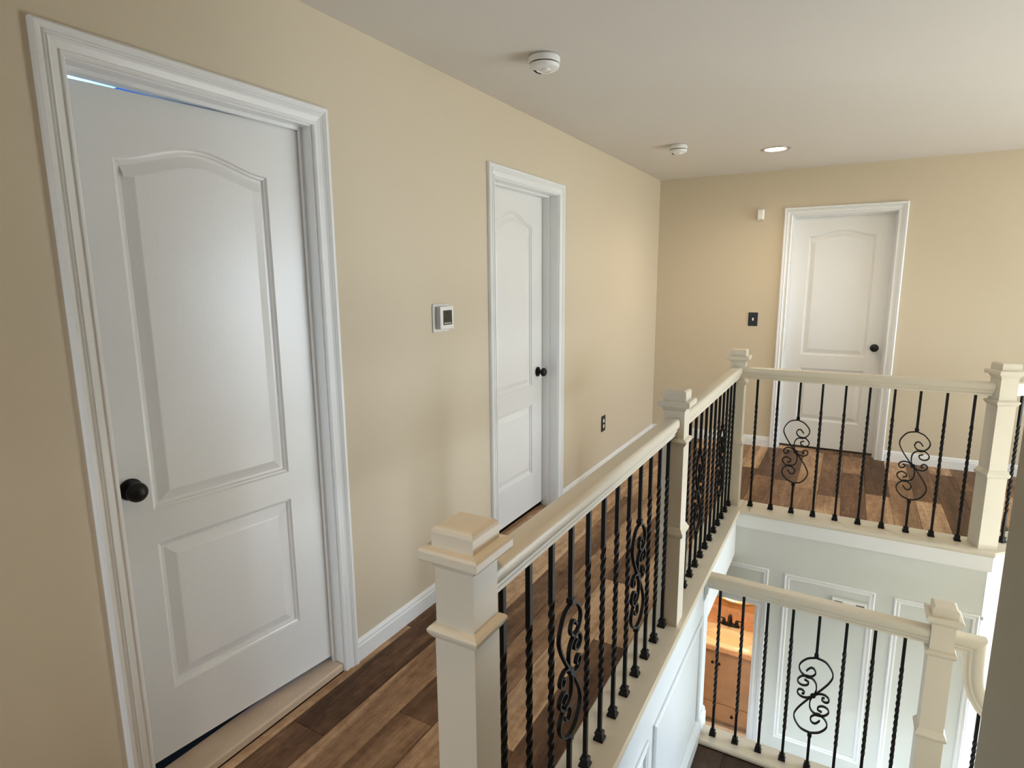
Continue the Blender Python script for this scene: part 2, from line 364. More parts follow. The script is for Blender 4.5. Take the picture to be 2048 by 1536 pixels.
frame('trim_5', rect_y(3.955, 1.40, 1.903, -1.535, -.352), (0, -1, 0), 'trim', 'tall frame moulding behind the landing railing with the chime inside')
frame('trim_6', rect_y(3.955, 1.998, 2.405, -1.535, -.356), (0, -1, 0), 'trim', 'tall frame moulding behind the landing newel post')
frame('trim_7', rect_y(3.955, .47, 1.307, -.545, -.345), (0, -1, 0), 'trim', 'low wide frame moulding above the powder room doorway')
struct(angbox(.0, TA-.03, .0005, .012, -.38, -.36, MB()).build('trim_8', 'wain'), 'thin ledge moulding across the slanted white wall strip', 'trim')
struct(base_y(MB(), DP[1]+CW, 2.40, 3.955, -1, ZL).build('baseboard_lower', 'trim'), 'white baseboard of the lower hall', 'baseboard')

# ---- doors
CP = [(0, 0), (0, .009), (.004, .0125), (.009, .0125), (.012, .0075), (.028, .012), (.034, .0170), (.037, .0130), (.041, .0180), (.045, .0145), (.050, .0195), (.058, .0200), (.064, .015), (.064, 0)]
def casing(par, basis, a, b, top, zb, mname='trim'):
    """basis(u, v, z): u along the wall, v out of the wall"""
    rv = .005
    a -= rv; b += rv; top += rv
    def piece(name, rings): MB().loops(rings).build(name, mname, par, rings[0][0])
    piece('casing_side', [[basis(a-u, v, zb) for u, v in CP], [basis(a-u, v, top+u) for u, v in CP]])
    piece('casing_side', [[basis(b+u, v, zb) for u, v in CP], [basis(b+u, v, top+u) for u, v in CP]])
    piece('casing_head', [[basis(a-u, v, top+u) for u, v in CP], [basis(b+u, v, top+u) for u, v in CP]])
def bbox(basis, u0, u1, v0, v1, z0, z1, mb):
    return mb.add([basis(u,v,z) for z in (z0,z1) for u,v in ((u0,v0),(u1,v0),(u1,v1),(u0,v1))], [(0,3,2,1),(4,5,6,7),(0,1,5,4),(1,2,6,5),(2,3,7,6),(3,0,4,7)])
def jamb(par, basis, a, b, top, zb, sv0, sv1):
    for u0, u1 in ((a-OPJ, a), (b, b+OPJ)):
        bbox(basis, u0, u1, -TW, 0, zb, top+OPJ, MB()).build('jamb', 'trim', par, basis(u0, 0, zb))
    bbox(basis, a, b, -TW, 0, top, top+OPJ, MB()).build('jamb_head', 'trim', par, basis(a, 0, top))
    t = .011
    bbox(basis, a, a+t, sv0, sv1, zb, top, MB()).build('door_stop', 'trim', par, basis(a, sv0, zb))
    bbox(basis, b-t, b, sv0, sv1, zb, top, MB()).build('door_stop', 'trim', par, basis(b, sv0, zb))
    bbox(basis, a+t, b-t, sv0, sv1, top-t, top, MB()).build('door_stop', 'trim', par, basis(a, sv0, top))
def slab(par, W, Ht, origin, rz, m1=.120, lo=(.235, .700), hi=(.825, 1.825), pk=.055):
    """two-panel slab in local x (width) / y (depth, front at 0 facing -y) / z; returns the slab object"""
    mb = MB(); zb = .0; x0, x1 = m1, W-m1
    n = 24
    def arch(i): 
        t = i/n; return hi[1] + pk*(.5-.5*math.cos(2*math.pi*t))**.9
    AX = [x0 + (x1-x0)*i/n for i in range(n+1)]
    F = lambda x, z: (x, 0, z)
    q = lambda a, b, c, d: mb.add([F(*a), F(*b), F(*c), F(*d)], [(0, 1, 2, 3)])
    q((0, zb), (x0, zb), (x0, Ht), (0, Ht)); q((x1, zb), (W, zb), (W, Ht), (x1, Ht))
    q((x0, zb), (x1, zb), (x1, lo[0]), (x0, lo[0])); q((x0, lo[1]), (x1, lo[1]), (x1, hi[0]), (x0, hi[0]))
    for i in range(n): q((AX[i], arch(i)), (AX[i+1], arch(i+1)), (AX[i+1], Ht), (AX[i], Ht))
    def panel(outline):
        P = [Vector((a, b)) for a, b in outline]; N = len(P)
        rings = []
        for ins, dep in ((0, 0), (.004, .007), (.009, .0085), (.013, .0150), (.021, .0150), (.050, .0045), (.053, .0038)):
            ring = []
            for i in range(N):
                p = P[i]; a = P[i-1]; b = P[(i+1) % N]
                d1 = (p-a).normalized(); d2 = (b-p).normalized()
                n1 = Vector((-d1.y, d1.x)); n2 = Vector((-d2.y, d2.x)); nn = (n1+n2).normalized(); k = ins/max(.4, nn.dot(n1))
                ring.append((p.x+nn.x*k, dep, p.y+nn.y*k))
            rings.append(ring)
        nn_ = len(P)
        vs = [v for r in rings for v in r]; fs = []
        for i in range(len(rings)-1):
            for j in range(nn_): fs.append((i*nn_+j, i*nn_+(j+1) % nn_, (i+1)*nn_+(j+1) % nn_, (i+1)*nn_+j))
        fs.append(tuple(range((len(rings)-1)*nn_, len(rings)*nn_)))
        mb.add(vs, fs)
    panel([(x0, lo[0]), (x1, lo[0]), (x1, lo[1]), (x0, lo[1])])
    panel([(x0, hi[0]), (x1, hi[0])] + [(AX[i], arch(i)) for i in range(n, -1, -1)])
    th = .035
    mb.add([(0,0,zb),(W,0,zb),(W,0,Ht),(0,0,Ht),(0,th,zb),(W,th,zb),(W,th,Ht),(0,th,Ht)], [(4,5,6,7),(0,1,5,4),(1,2,6,5),(2,3,7,6),(3,0,4,7)])
    o = mb.build('door_slab', 'door'); o.parent = par; o.location = Vector(origin)-wloc(par); o.rotation_euler = (0, 0, rz)
    WORLD[o.name] = Vector((0, 0, 0))
    return o
def knob(sl, x, z, front=True):
    a = MB().lathe([(.0, 0), (.031, 0), (.032, -.004), (.029, -.008), (.014, -.010), (.012, -.012), (.0, -.012)], (x, 0, z), 'y', 28).build('knob_rose', 'bronze', None, (x, 0, z), smooth=True)
    b = MB().lathe([(0, -.010), (.011, -.010), (.0105, -.024), (.014, -.028), (.024, -.033), (.0285, -.041), (.0275, -.050), (.022, -.057), (.010, -.061), (0, -.0615)], (x, 0, z), 'y', 28).build('door_knob', 'bronze', None, (x, 0, z), smooth=True)
    for o in (a, b): o.parent = sl; o.location = (x, 0, z)
def hinge(sl, x, zs):
    for z in zs:
        o = MB().lathe([(0, -.045), (.006, -.045), (.006, .045), (0, .045)], (x, -.004, z), 'z', 12).build('hinge', 'bronze', None, (x, -.004, z)); o.parent = sl; o.location = (x, -.004, z)
BL = lambda u, v, z: (v, u, z)                     # left wall: u = y, v = +x out
BF = lambda u, v, z: (u, YF-v, z)                  # far wall: u = x, out = -y
# door 1: ajar a touch into the room
d = struct(empty('door_1', (0, D1[0], 0)), 'large white two-panel door nearest, slightly ajar, above a tan threshold', 'door')
casing(d, BL, *D1, 0); jamb(d, BL, *D1, 0, -.052, -.040)
W1 = D1[1]-D1[0]-.006
AJ = R(6.4)
# slab local x runs from hinge (far side) back towards the latch: build with local x along +y, front facing +x
sl = slab(d, W1, 1.978, (0, 0, 0), 0, .134, (.215, .697), (.798, 1.805), .050)
hy = D1[1]-.003
Rz = Matrix.Rotation(R(90)-0, 4, 'Z')
# local x -> +y, local y (depth) -> -x ; rotate about the hinge edge so the latch edge swings into the room
T = Matrix.Translation((-.053, hy, .055)) @ Matrix.Rotation(-AJ, 4, 'Z') @ Matrix.Translation((0, -W1, 0)) @ Matrix.Rotation(R(90), 4, 'Z')
Tl = Matrix.Translation(-wloc(d)) @ T; sl.location = Tl.to_translation(); sl.rotation_euler = Tl.to_euler()
knob(sl, .080, .884)
MB().cbox(-.118, .002, D1[0]+.001, D1[1]-.001, .0005, .034, .006).build('threshold', 'sill', d, (0, D1[0], 0))['label'] = 'tan threshold strip'
# door 2
d = struct(empty('door_2', (0, D2[0], 0)), 'white two-panel door on the long wall beside the thermostat', 'door')
casing(d, BL, *D2, 0); jamb(d, BL, *D2, 0, -.105, -.060)
W2 = D2[1]-D2[0]-.006
sl = slab(d, W2, 2.003, (0, 0, 0), 0, .150, (.237, .700), (.822, 1.812), .068)
T = Matrix.Translation((-.106, D2[0]+.003, .028)) @ Matrix.Rotation(R(90), 4, 'Z')
Tl = Matrix.Translation(-wloc(d)) @ T; sl.location = Tl.to_translation(); sl.rotation_euler = Tl.to_euler()
knob(sl, W2-.072, .903)
# door 3
d = struct(empty('door_3', (D3[0], YF, 0)), 'white two-panel door in the end wall behind the far railing', 'door')
casing(d, BF, *D3, 0); jamb(d, BF, *D3, 0, -.078, -.055)
W3 = D3[1]-D3[0]-.006
sl = slab(d, W3, 2.003, (D3[0]+.003, YF+.079, .028), 0, .127, (.237, .706), (.823, 1.832), .050)
knob(sl, W3-.066, .907)
# powder room doorway (no leaf)
d = struct(empty('door_4', (DP[0], 3.955, ZL)), 'white cased doorway to the powder room on the lower level', 'door')
BLW = lambda u, v, z: (u, 3.955-v, z)
casing(d, BLW, *DP, ZL); jamb(d, BLW, *DP, ZL, -.075, -.040)

# rooms behind the doors
struct(MB().box(-2.6, -.001, D1[0], D1[1], -.06, -.010).box(-2.6, -TW-.001, -.3, D1[0], -.06, -.010).box(-2.6, -TW-.001, D1[1], 2.2, -.06, -.010).build('floor_bedroom', 'sub'), 'dark floor under the nearest door', 'floor')
m = MB().box(-2.72, -2.6, -.3, 2.2, -.06, H+.1).box(-2.6, -TW-.001, -.42, -.3, -.06, H+.1).box(-2.6, -TW-.001, 2.2, 2.32, -.06, H+.1)
struct(m.build('wall_bedroom', 'blue'), 'pale blue room glimpsed over the top of the nearest door', 'wall')
struct(MB().box(-2.6, -TW-.001, -.3, 1.68, H, H+.1).build('ceiling_bedroom', 'blue'), 'sky blue strip glimpsed above the nearest door', 'ceiling')
struct(MB().box(-2.6, -TW-.001, 1.68, 2.2, H-.03, H+.1).build('trim_9', 'navy'), 'dark blue strip glimpsed above the nearest door', 'trim')
struct(MB().box(-1.3, -1.2, 2.5, 3.7, -.06, H).box(-1.3, -TW-.001, 2.4, 2.5, -.06, H).box(-1.3, -TW-.001, 3.7, 3.8, -.06, H).box(-1.3, -TW-.001, 2.4, 3.8, H, H+.1).build('wall_closet', 'wall'), 'dim room behind the second door', 'wall')
f2 = struct(MB().box(-1.3, -.001, D2[0]-OPJ, D2[1]+OPJ, -.06, -.010).box(-1.3, -TW-.001, 2.4, D2[0]-OPJ, -.06, -.010).box(-1.3, -TW-.001, D2[1]+OPJ, 3.8, -.06, -.010).build('floor_closet', 'sub'), 'wood floor running under the second door', 'floor')
plank_row(f2, -TW, -.0005, D2[0]+.001, D2[1]-.001, 0, .009, 'plank', off=.5)
struct(MB().box(.6, .7, YF+TW+.001, 6.9, -.06, H).box(2.3, 2.4, YF+TW+.001, 6.9, -.06, H).box(.6, 2.4, 6.9, 7.0, -.06, H).box(.6, 2.4, YF+TW+.001, 7.0, H, H+.1).build('wall_far_room', 'wall'), 'dim room behind the end wall door', 'wall')
f3 = struct(MB().box(D3[0]-OPJ, D3[1]+OPJ, YF+.001, 6.9, -.06, -.010).build('floor_far_room', 'sub'), 'wood floor running under the end wall door', 'floor')
for k in range(5): plank(f3, D3[0]+k*.15, min(D3[0]+.15*(k+1), D3[1]), YF+.0005, YF+TW, 0, .009, 'plank')
def lamp(name, loc, power, col, size, parent=None, spot=None):
    l = bpy.data.lights.new(name, 'SPOT' if spot else 'POINT'); l.energy = power; l.color = col; l.shadow_soft_size = size
    if spot: l.spot_size = R(spot); l.spot_blend = 1.0
    o = bpy.data.objects.new(name, l); COL.objects.link(o); o.location = loc
    if parent is not None: o.parent = parent; o.location = Vector(loc)-wloc(parent)
    return o
lamp('bedroom_fill', (-1.4, 1.2, 1.5), 110, (.80, .92, 1.0), .1, None, 150).rotation_euler = (R(180), 0, 0)  # added unseen spot aimed up, brightens the blue ceiling in place of daylight

# ================================================================== ceiling and wall fittings
def recessed(loc, label, power=16, cone=165, col=(1, .80, .58)):
    e = tag(empty('recessed_light', loc), label, 'light')
    MB().lathe([(.074, -.002), (.078, -.006), (.094, -.004), (.097, 0.0), (.074, 0.0), (.074, -.002)], loc, 'z', 40).build('trim_ring', 'chrome', e, loc, smooth=True)
    MB().lathe([(0, -.003), (.060, -.0035), (.0735, -.0015), (.0735, -.0005), (0, -.0005)], loc, 'z', 40).build('lens', 'lens', e, loc, smooth=True)
    lamp('recessed_lamp', (loc[0], loc[1], loc[2]-.03), power, col, .07, e, cone)
    return e
recessed((1.083, 4.782, H), 'lit round recessed light in the ceiling', 30)
recessed((1.60, .62, H), 'unseen recessed light added as warm fill above the stairs', 21, 128, (1, .67, .36))  # added fixture, unseen: warms the rail tops and the near newel
recessed((1.20, -1.20, H), 'unseen recessed light added as warm fill behind the viewpoint', 17, 165, (1, .70, .42))  # added fixture, unseen: warm fill for the left wall nearest the camera
def detector(loc, label, r=.063):
    e = tag(empty('smoke_detector', loc), label, 'smoke detector', 'smoke detectors on the ceiling')
    MB().lathe([(0, 0), (r*1.0, 0), (r*1.0, -.004), (0, -.004)], loc, 'z', 40).build('mounting_plate', 'greyplastic', e, loc, smooth=True)
    MB().lathe([(0, -.004), (r*.97, -.004), (r*1.02, -.008), (r*1.03, -.026), (r*.99, -.0295), (0, -.0295)], loc, 'z', 40).build('body', 'plastic', e, loc, smooth=True)
    MB().lathe([(0, -.0295), (r*.92, -.0295), (r*.92, -.034), (0, -.034)], loc, 'z', 40).build('vent_slot', 'dark', e, loc, smooth=True)
    MB().lathe([(0, -.034), (r*.98, -.034), (r*1.0, -.037), (r*.93, -.047), (r*.72, -.054), (r*.45, -.0555), (r*.42, -.053), (0, -.053)], loc, 'z', 40).build('cover', 'plastic', e, loc, smooth=True)
    c = (loc[0]+.012, loc[1]-.010, loc[2]-.053)
    MB().lathe([(0, 0), (.020, 0), (.019, -.006), (.012, -.009), (0, -.010)], c, 'z', 24).build('test_button', 'ivory', e, c, smooth=True)
    for k in range(3):
        a = R(150+25*k); x, y = loc[0]+.036*math.cos(a), loc[1]+.036*math.sin(a)
        MB().box(x-.004, x+.004, y-.012, y+.012, loc[2]-.0556, loc[2]-.0535).build('sound_slot', 'dark', e, (x, y, loc[2]-.0556))
detector((.468, 2.345, H), 'white smoke detector on the ceiling above the thermostat, the larger one', .063)
detector((.522, 4.292, H), 'white smoke detector on the ceiling beside the lit recessed light', .060)
# thermostat
e = tag(empty('thermostat', (0, 2.225, 1.352)), 'white square thermostat with a dark screen on the beige wall', 'thermostat')
MB().cbox(.0005, .008, 2.160, 2.280, 1.290, 1.416, .003).build('wall_plate', 'plastic', e, (0, 2.225, 1.352))
MB().cbox(.008, .030, 2.178, 2.276, 1.304, 1.404, .004).build('body', 'greyplastic', e, (0, 2.225, 1.352))
MB().cbox(.030, .036, 2.176, 2.278, 1.302, 1.406, .0025).build('face', 'plastic', e, (.03, 2.225, 1.352))
MB().box(.0355, .0368, 2.196, 2.263, 1.322, 1.388).build('screen', 'screen', e, (.036, 2.225, 1.352))
for k in range(3): MB().box(.0367, .0372, 2.203+.019*k, 2.217+.019*k, 1.326, 1.333).build('button', 'greyplastic', e, (.037, 2.205+.019*k, 1.33))
# outlet
e = tag(empty('wall_outlet', (0, 4.338, .395)), 'black outlet plate with two white sockets low on the beige wall', 'outlet')
MB().cbox(.0003, .006, 4.298, 4.380, .332, .458, .0025).build('cover_plate', 'black', e, (0, 4.338, .395))
for dz in (-.022, .022):
    s = MB().lathe([(0, .0055), (.0155, .0055), (.0150, .008), (0, .008)], (0, 4.339, .395+dz), 'x', 24).build('socket', 'ivory', e, (0, 4.339, .395+dz))
    for dy in (-.006, .006):
        MB().box(.0079, .0084, 4.339+dy-.001, 4.339+dy+.001, .395+dz-.004, .395+dz+.005).build('slot', 'dark', s, (.008, 4.339+dy, .395+dz))
# switch
e = tag(empty('light_switch', (.881, YF, 1.155)), 'black light switch plate with a white toggle beside the far door', 'switch')
MB().cbox(.841, .921, YF-.006, YF-.0003, 1.095, 1.215, .0025).build('cover_plate', 'black', e, (.881, YF, 1.155))
MB().cbox(.876, .887, YF-.018, YF-.0058, 1.143, 1.168, .002).build('toggle', 'ivory', e, (.881, YF-.01, 1.155))
# motion sensor
e = tag(empty('motion_sensor', (.893, YF, 2.058)), 'small white motion sensor high on the wall beside the far door', 'sensor')
MB().cbox(.866, .921, YF-.018, YF-.0003, 2.010, 2.104, .006).build('back_housing', 'plastic', e, (.893, YF, 2.058))
MB().loops([[(.893+a*w_, YF-.018-dp, 2.058+b*h_) for a, b in ((-1,-1),(1,-1),(1,1),(-1,1))] for w_, h_, dp in ((.025, .044, 0), (.024, .042, .012), (.017, .032, .020))]).build('lens_cover', 'ivory', e, (.893, YF-.018, 2.058))
# chime
e = tag(empty('door_chime', (1.77, 3.955, -.47)), 'white door chime box with two slotted grilles behind the landing railing', 'chime')
CX0, CX1, CZ0, CZ1 = 1.677, 1.864, -.545, -.432
MB().cbox(CX0, CX1, 3.915, 3.9545, CZ0, CZ1, .004).build('body', 'ivory', e, (1.77, 3.955, -.47))
for x0 in (1.690, 1.806):
    g = MB().box(x0, x0+.044, 3.9142, 3.9152, -.466, -.439).build('grille', 'greyplastic', e, (x0, 3.915, -.45))
    for k in range(7): MB().box(x0+.002+.0061*k, x0+.0055+.0061*k, 3.9136, 3.9143, -.4645, -.4405).build('slot', 'dark', g, (x0+.003+.006*k, 3.914, -.45))

# ================================================================== railings
def cr(pts, n=7):
    P = [Vector(p) for p in pts]; out = []
    for i in range(len(P)-1):
        p0 = P[max(i-1, 0)]; p1 = P[i]; p2 = P[i+1]; p3 = P[min(i+2, len(P)-1)]
        for k in range(n):
            t = k/n; out.append(.5*((2*p1)+(-p0+p2)*t+(2*p0-5*p1+4*p2-p3)*t*t+(-p0+3*p1-3*p2+p3)*t**3))
    out.append(P[-1]); return out
BZ0, BZ1 = .026, .884                       # baluster foot / head above the floor of the run
BH = BZ1-BZ0; HB = .00635
def twisted():
    rings = []; z = 0.0; t0, t1 = .20*BH, .80*BH
    zs = [0, t0]; n = 66
    zs += [t0+(t1-t0)*i/n for i in range(1, n+1)] + [BH]
    for z in zs:
        a = 2*math.pi*3.75*min(max((z-t0)/(t1-t0), 0), 1)
        rings.append([(HB*math.sqrt(2)*math.cos(a+math.pi/4+k*math.pi/2), HB*math.sqrt(2)*math.sin(a+math.pi/4+k*math.pi/2), z) for k in range(4)])
    return MB().loops(rings)
PROTO = {}
def proto():
    PROTO['bal'] = twisted().build('baluster', 'iron').data
    s = 0.41/743
    top = [(0,373),(-74,355),(-124,295),(-139,235),(-119,175),(-84,115),(-39,50),(0,0)]
    hook = [(0,373),(67,345),(116,290),(128,245),(113,205),(85,180),(54,173),(15,190),(-5,225),(9,260),(34,265),(55,245),(69,223)]
    inner = [(0,0),(-16,40),(-21,75),(-15,125),(12,160),(54,170),(97,165),(130,125),(123,90),(89,75),(53,90),(45,120),(79,135)]
    small = [(0,0),(-40,32),(-83,40),(-115,24),(-126,0),(-117,-24),(-92,-30),(-72,-14),(-76,6),(-92,6)]
    zc = BH*.475
    zt, zb = zc+373*s, zc-373*s
    PROTO['sbal'] = MB().sq([(HB, 0), (HB, zb-.022), (HB*1.55, zb-.016), (HB*1.55, zb-.004), (HB, zb)]).build('baluster', 'iron').data
    PROTO['ubar'] = MB().sq([(HB, zt), (HB*1.55, zt+.004), (HB*1.55, zt+.016), (HB, zt+.022), (HB, BH)]).build('upper_bar', 'iron').data
    sc_ = MB(); w2, d2 = .0030, .0060
    rect = [(-w2, -d2), (w2, -d2), (w2, d2), (-w2, d2)]
    for crv in (top, hook, inner, small):
        for sg in (1, -1):
            path = cr([(sg*u*s, 0, zc+sg*v*s) for u, v in crv], 6)
            sc_.sweep(path, rect, (0, 1, 0))
    for u, v in ((54, 171), (-54, -171)):
        sc_.box(u*s-.009, u*s+.009, -.0072, .0072, zc+v*s-.006, zc+v*s+.006)
    sc_.lathe([(0, -.0085), (.010, -.007), (.013, 0), (.010, .007), (0, .0085)], (0, 0, zc), 'y', 16)
    PROTO['scroll'] = sc_.build('scroll', 'iron').data
    PROTO['shoe'] = MB().sq([(.0155, .0004), (.0165, .002), (.0165, .009), (.0135, .012), (.0115, .022), (.0135, .024), (.0135, .029), (.0095, .034), (.0068, .035)]).build('baluster_shoe', 'iron').data
    for o in list(COL.objects):
        if o.type == 'MESH' and o.data in PROTO.values(): bpy.data.objects.remove(o)
proto()
def put(name, me, parent, loc, rz=0):
    o = bpy.data.objects.new(name, me); COL.objects.link(o); o.parent = parent; o.location = loc; o.rotation_euler = (0, 0, rz); return o
def balusters(e, spots, scroll, axis_rz, mirror=False):
    """spots: local (x, y, z) feet relative to e"""
    for i, p in enumerate(spots):
        if i in scroll:
            rz = axis_rz + (math.pi if False else 0)
            b = put('baluster', PROTO['sbal'], e, p, rz); b['label'] = 'black baluster with iron scrollwork'
            sc_ = put('scroll', PROTO['scroll'], b, (0, 0, 0), 0)
            put('upper_bar', PROTO['ubar'], b, (0, 0, 0), 0)
            if mirror: sc_.scale = (-1, 1, 1)
        else: b = put('baluster', PROTO['bal'], e, p, axis_rz)
        put('baluster_shoe', PROTO['shoe'], b, (0, 0, 0), 0)
RH = [(.017, 0), (.017, .010), (.0235, .019), (.0235, .027), (.0300, .035), (.0325, .043), (.0325, .060), (.0305, .067), (.0255, .0725), (.020, .0740)]
RP = [(-u, v) for u, v in RH] + RH[::-1]
ZRAIL = .882
def rail(e, p, q, name='handrail', cut0=None, cut1=None):
    p, q = Vector(p), Vector(q); t = (q-p).normalized(); sd = Vector((t.y, -t.x, 0)).normalized()
    return MB().loops([[c + sd*u + Vector((0, 0, v)) + t*(cut(u) if cut else 0) for u, v in RP] for c, cut in ((p, cut0), (q, cut1))]).build(name, 'rail', e, p, smooth=True)
def newel(cx, cy, z, rz, label, zoff=0):
    e = tag(empty('newel_post', (cx, cy, z), rz), label, 'newel post', 'painted newel posts of the railings')
    def part(name, prof, smooth=False):
        o = MB().sq(prof).build(name, 'rail'); o.parent = e; o.location = (0, 0, 0)
    zb = .0265 + zoff
    part('base', [(.0495, zb), (.0495, .436)])
    part('base_moulding', [(.0495, .436), (.056, .440), (.059, .449), (.059, .455), (.055, .462), (.049, .474), (.0455, .480)])
    part('shaft', [(.0455, .480), (.0455, .836)])
    part('collar', [(.0455, .836), (.050, .840), (.057, .852), (.058, .858), (.054, .863), (.0435, .868)])
    part('neck', [(.0435, .868), (.0435, .985)])
    part('cap_moulding', [(.0435, .985), (.047, .990), (.050, .997), (.052, 1.000), (.064, 1.003), (.0665, 1.007), (.0665, 1.022), (.063, 1.0275), (.050, 1.0285)])
    part('cap', [(.047, 1.0285), (.047, 1.057), (.0455, 1.0635), (.041, 1.0675), (.036, 1.069)])
    return e
n1 = newel(XW, .8914, 0, 0, 'large cream newel post in the foreground at the start of the long railing')
n2 = newel(1.035, 2.457, 0, 0, 'cream newel post midway along the long railing')
n3 = newel(1.033, 4.058, 0, 0, 'cream newel post at the inner corner where the far railing begins')
n4 = newel(2.385, 4.038, 0, R(22.5), 'brightly lit newel post at the outer end of the far railing')
n5 = newel(2.097, 3.005, ZLA-.016, 0, 'white newel post on the lower landing beside the shaded wall edge', .016)
# long railing, near run
PL = [(.944, .0005), (.944, .022), (.949, .0262), (1.104, .0262), (1.112, .020), (1.112, .010), (1.104, .0005)]
def plate_y(e, y0, y1): return MB().loops([[(u, y, v) for u, v in PL] for y in (y0, y1)]).build('base_plate', 'rail', e, (XW, y0, 0))
e = tag(empty('stair_railing', (XW, .84, 0)), 'nearest run of railing beside the long wall, cream rail and twisted black balusters', 'railing', 'railing runs around the stairwell')
plate_y(e, .835, 2.464); rail(e, (XW, .8914+.044, ZRAIL), (XW+.004, 2.457-.0442, ZRAIL))
balusters(e, [(0, 1.026+.1236*i-.84, .0262) for i in range(12)], (3, 8), R(90))
e = tag(empty('stair_railing', (XW, 2.464, 0)), 'second run of railing, from the middle newel post to the corner post', 'railing', 'railing runs around the stairwell')
plate_y(e, 2.4645, 4.14); rail(e, (XW+.006, 2.457+.0442, ZRAIL), (XW+.004, 4.058-.044, ZRAIL))
balusters(e, [(0, 2.650+.1212*i-2.464, .0262) for i in range(12)], (3, 8), R(90))
# far run
e = tag(empty('stair_railing', (1.08, YG, 0)), 'far run of railing crossing in front of the end wall door', 'railing', 'railing runs around the stairwell')
PX = [(3.930, .010), (3.930, .020), (3.938, .0262), (4.135, .0262), (4.140, .022), (4.140, .0005), (3.938, .0005)]
MB().loops([[(1.1125, a, b) for a, b in PX], [(2.385-(a-4.038)*math.tan(R(22.5))-.0005, a, b) for a, b in PX]]).build('base_plate', 'rail', e, (1.11, YG, 0))
rail(e, (1.033+.0445, YG, ZRAIL), (2.385, YG-.006, ZRAIL), cut1=lambda u: (-.0445-(.005-u)*math.sin(R(22.5)))/math.cos(R(22.5)))
balusters(e, [(1.155+.1241*i-1.08, 0, .0262) for i in range(10)], (2, 7), 0)
struct(MB().box(XS+.0005, 2.425, 3.938, 3.9545, -.085, .0002).build('trim_10', 'trim'), 'white fascia board under the far railing', 'trim')
# slanted run beyond the outer post
e = tag(empty('stair_railing', (2.45, 4.10, 0)), 'slanted run of railing glimpsed past the outer newel post', 'railing', 'railing runs around the stairwell')
ox, oy = 2.385, 4.038
def sl_(t, n=0, z=0): return Vector((ox + t*s2 + n*s2, oy + t*s2 - n*s2, z))
MB().loops([[sl_(t if t > 1 else -n*math.tan(R(22.5))+.0005, n, z) for n, z in ((-.10, .0005), (-.10, .0262), (.095, .0262), (.105, .018), (.105, .010), (.095, .0005))] for t in (.0, 2.25)]).build('base_plate', 'rail', e, (2.45, 4.10, 0))
rail(e, sl_(0, 0, ZRAIL), sl_(2.22, 0, ZRAIL), cut0=lambda u: (.0445-math.sin(R(22.5))*u)/math.cos(R(22.5)))
balusters(e, [tuple(sl_(.15+.1236*i, 0, .0262)-Vector((2.45, 4.10, 0))) for i in range(17)], (3, 8, 13), R(45))
# landing run
YLG = 3.0
e = tag(empty('stair_railing', (1.10, YLG, ZLA)), 'lower landing railing of eight black balusters with one scroll', 'railing', 'railing runs around the stairwell')
PXL = [(2.925, .006), (2.925, .018), (2.932, .0262), (3.062, .0262), (3.068, .020), (3.068, .0005), (2.932, .0005)]
MB().loops([[(XS+.0185, a, ZLA+b-.0003) for a, b in PXL], [(2.15, a, ZLA+b-.0003) for a, b in PXL]]).build('base_plate', 'rail', e, (1.10, YLG, ZLA))
rail(e, (XS+.020, YLG, ZLA+ZRAIL-.002), (2.097-.0445, YLG, ZLA+ZRAIL-.020))
balusters(e, [(1.166+.1147*i-1.10, 0, .0262) for i in range(8)], (4,), 0, mirror=True)
BR = [(.0006, -.002), (.0195, -.002), (.0195, -.060), (.0185, -.085), (.013, -.098), (.010, -.115), (.005, -.128), (.0006, -.132)]
MB().loops([[(XS+u, y, v) for u, v in BR] for y in (YLG-.034, YLG+.034)]).build('bracket', 'wain', e, (XS, YLG, 0))
# gooseneck and the raking rail going down
e = tag(empty('stair_railing', (2.145, YLG, ZLA)), 'curved gooseneck rail dropping from the landing newel post', 'railing', 'railing runs around the stairwell')
zr = ZLA+ZRAIL+.017
path = [(2.142, zr), (2.20, zr), (2.212, zr)]
up_, off = [], 0
rings = []
def ring2(x, z, ang):                       # profile in (y, normal) about the path in x-z ; ang = direction of travel
    tx, tz = math.cos(ang), math.sin(ang); nx, nz = -tz, tx
    return [Vector((x+nx*(v-.037), YLG+u, z+nz*(v-.037))) for u, v in RP]
MB().loops([[Vector((2.1415, YLG+u, zr+v-.037)) for u, v in RP], [Vector((2.218+(v-.037)*1.0, YLG+u, zr+v-.037)) for u, v in RP]]).build('handrail', 'rail', e, (2.145, YLG, zr), smooth=True)
rg = [[Vector((2.218+(v-.037)*1.0, YLG+u, zr+v-.037)) for u, v in RP]]
pts = [(2.219, zr-.08, -90), (2.222, zr-.13, -86), (2.230, zr-.18, -76), (2.246, zr-.228, -64), (2.272, zr-.27, -50), (2.305, zr-.302, -41), (2.36, zr-.347, -36.6)]
for x, z, a in pts: rg.append(ring2(x, z, R(a)))
xe = 4.1; rg.append(ring2(xe, zr-.347-(xe-2.36)*math.tan(R(36.6)), R(-36.6)))
MB().loops(rg).build('gooseneck', 'rail', e, (2.22, YLG, zr), smooth=True)
for i in range(12):
    x = 2.262+.13*i; zt = ZLA-.193*(int((x-2.14)/.26)+1)
    zz = zr-.30-(x-2.30)*math.tan(R(36.6))-.02 if x > 2.3 else zr-.28
    b = put('baluster', PROTO['bal'], e, (x-2.145, 0, zt-ZLA), 0); b.scale = (1, 1, (zz-zt)/BH)
    put('baluster_shoe', PROTO['shoe'], b, (0, 0, 0), 0)

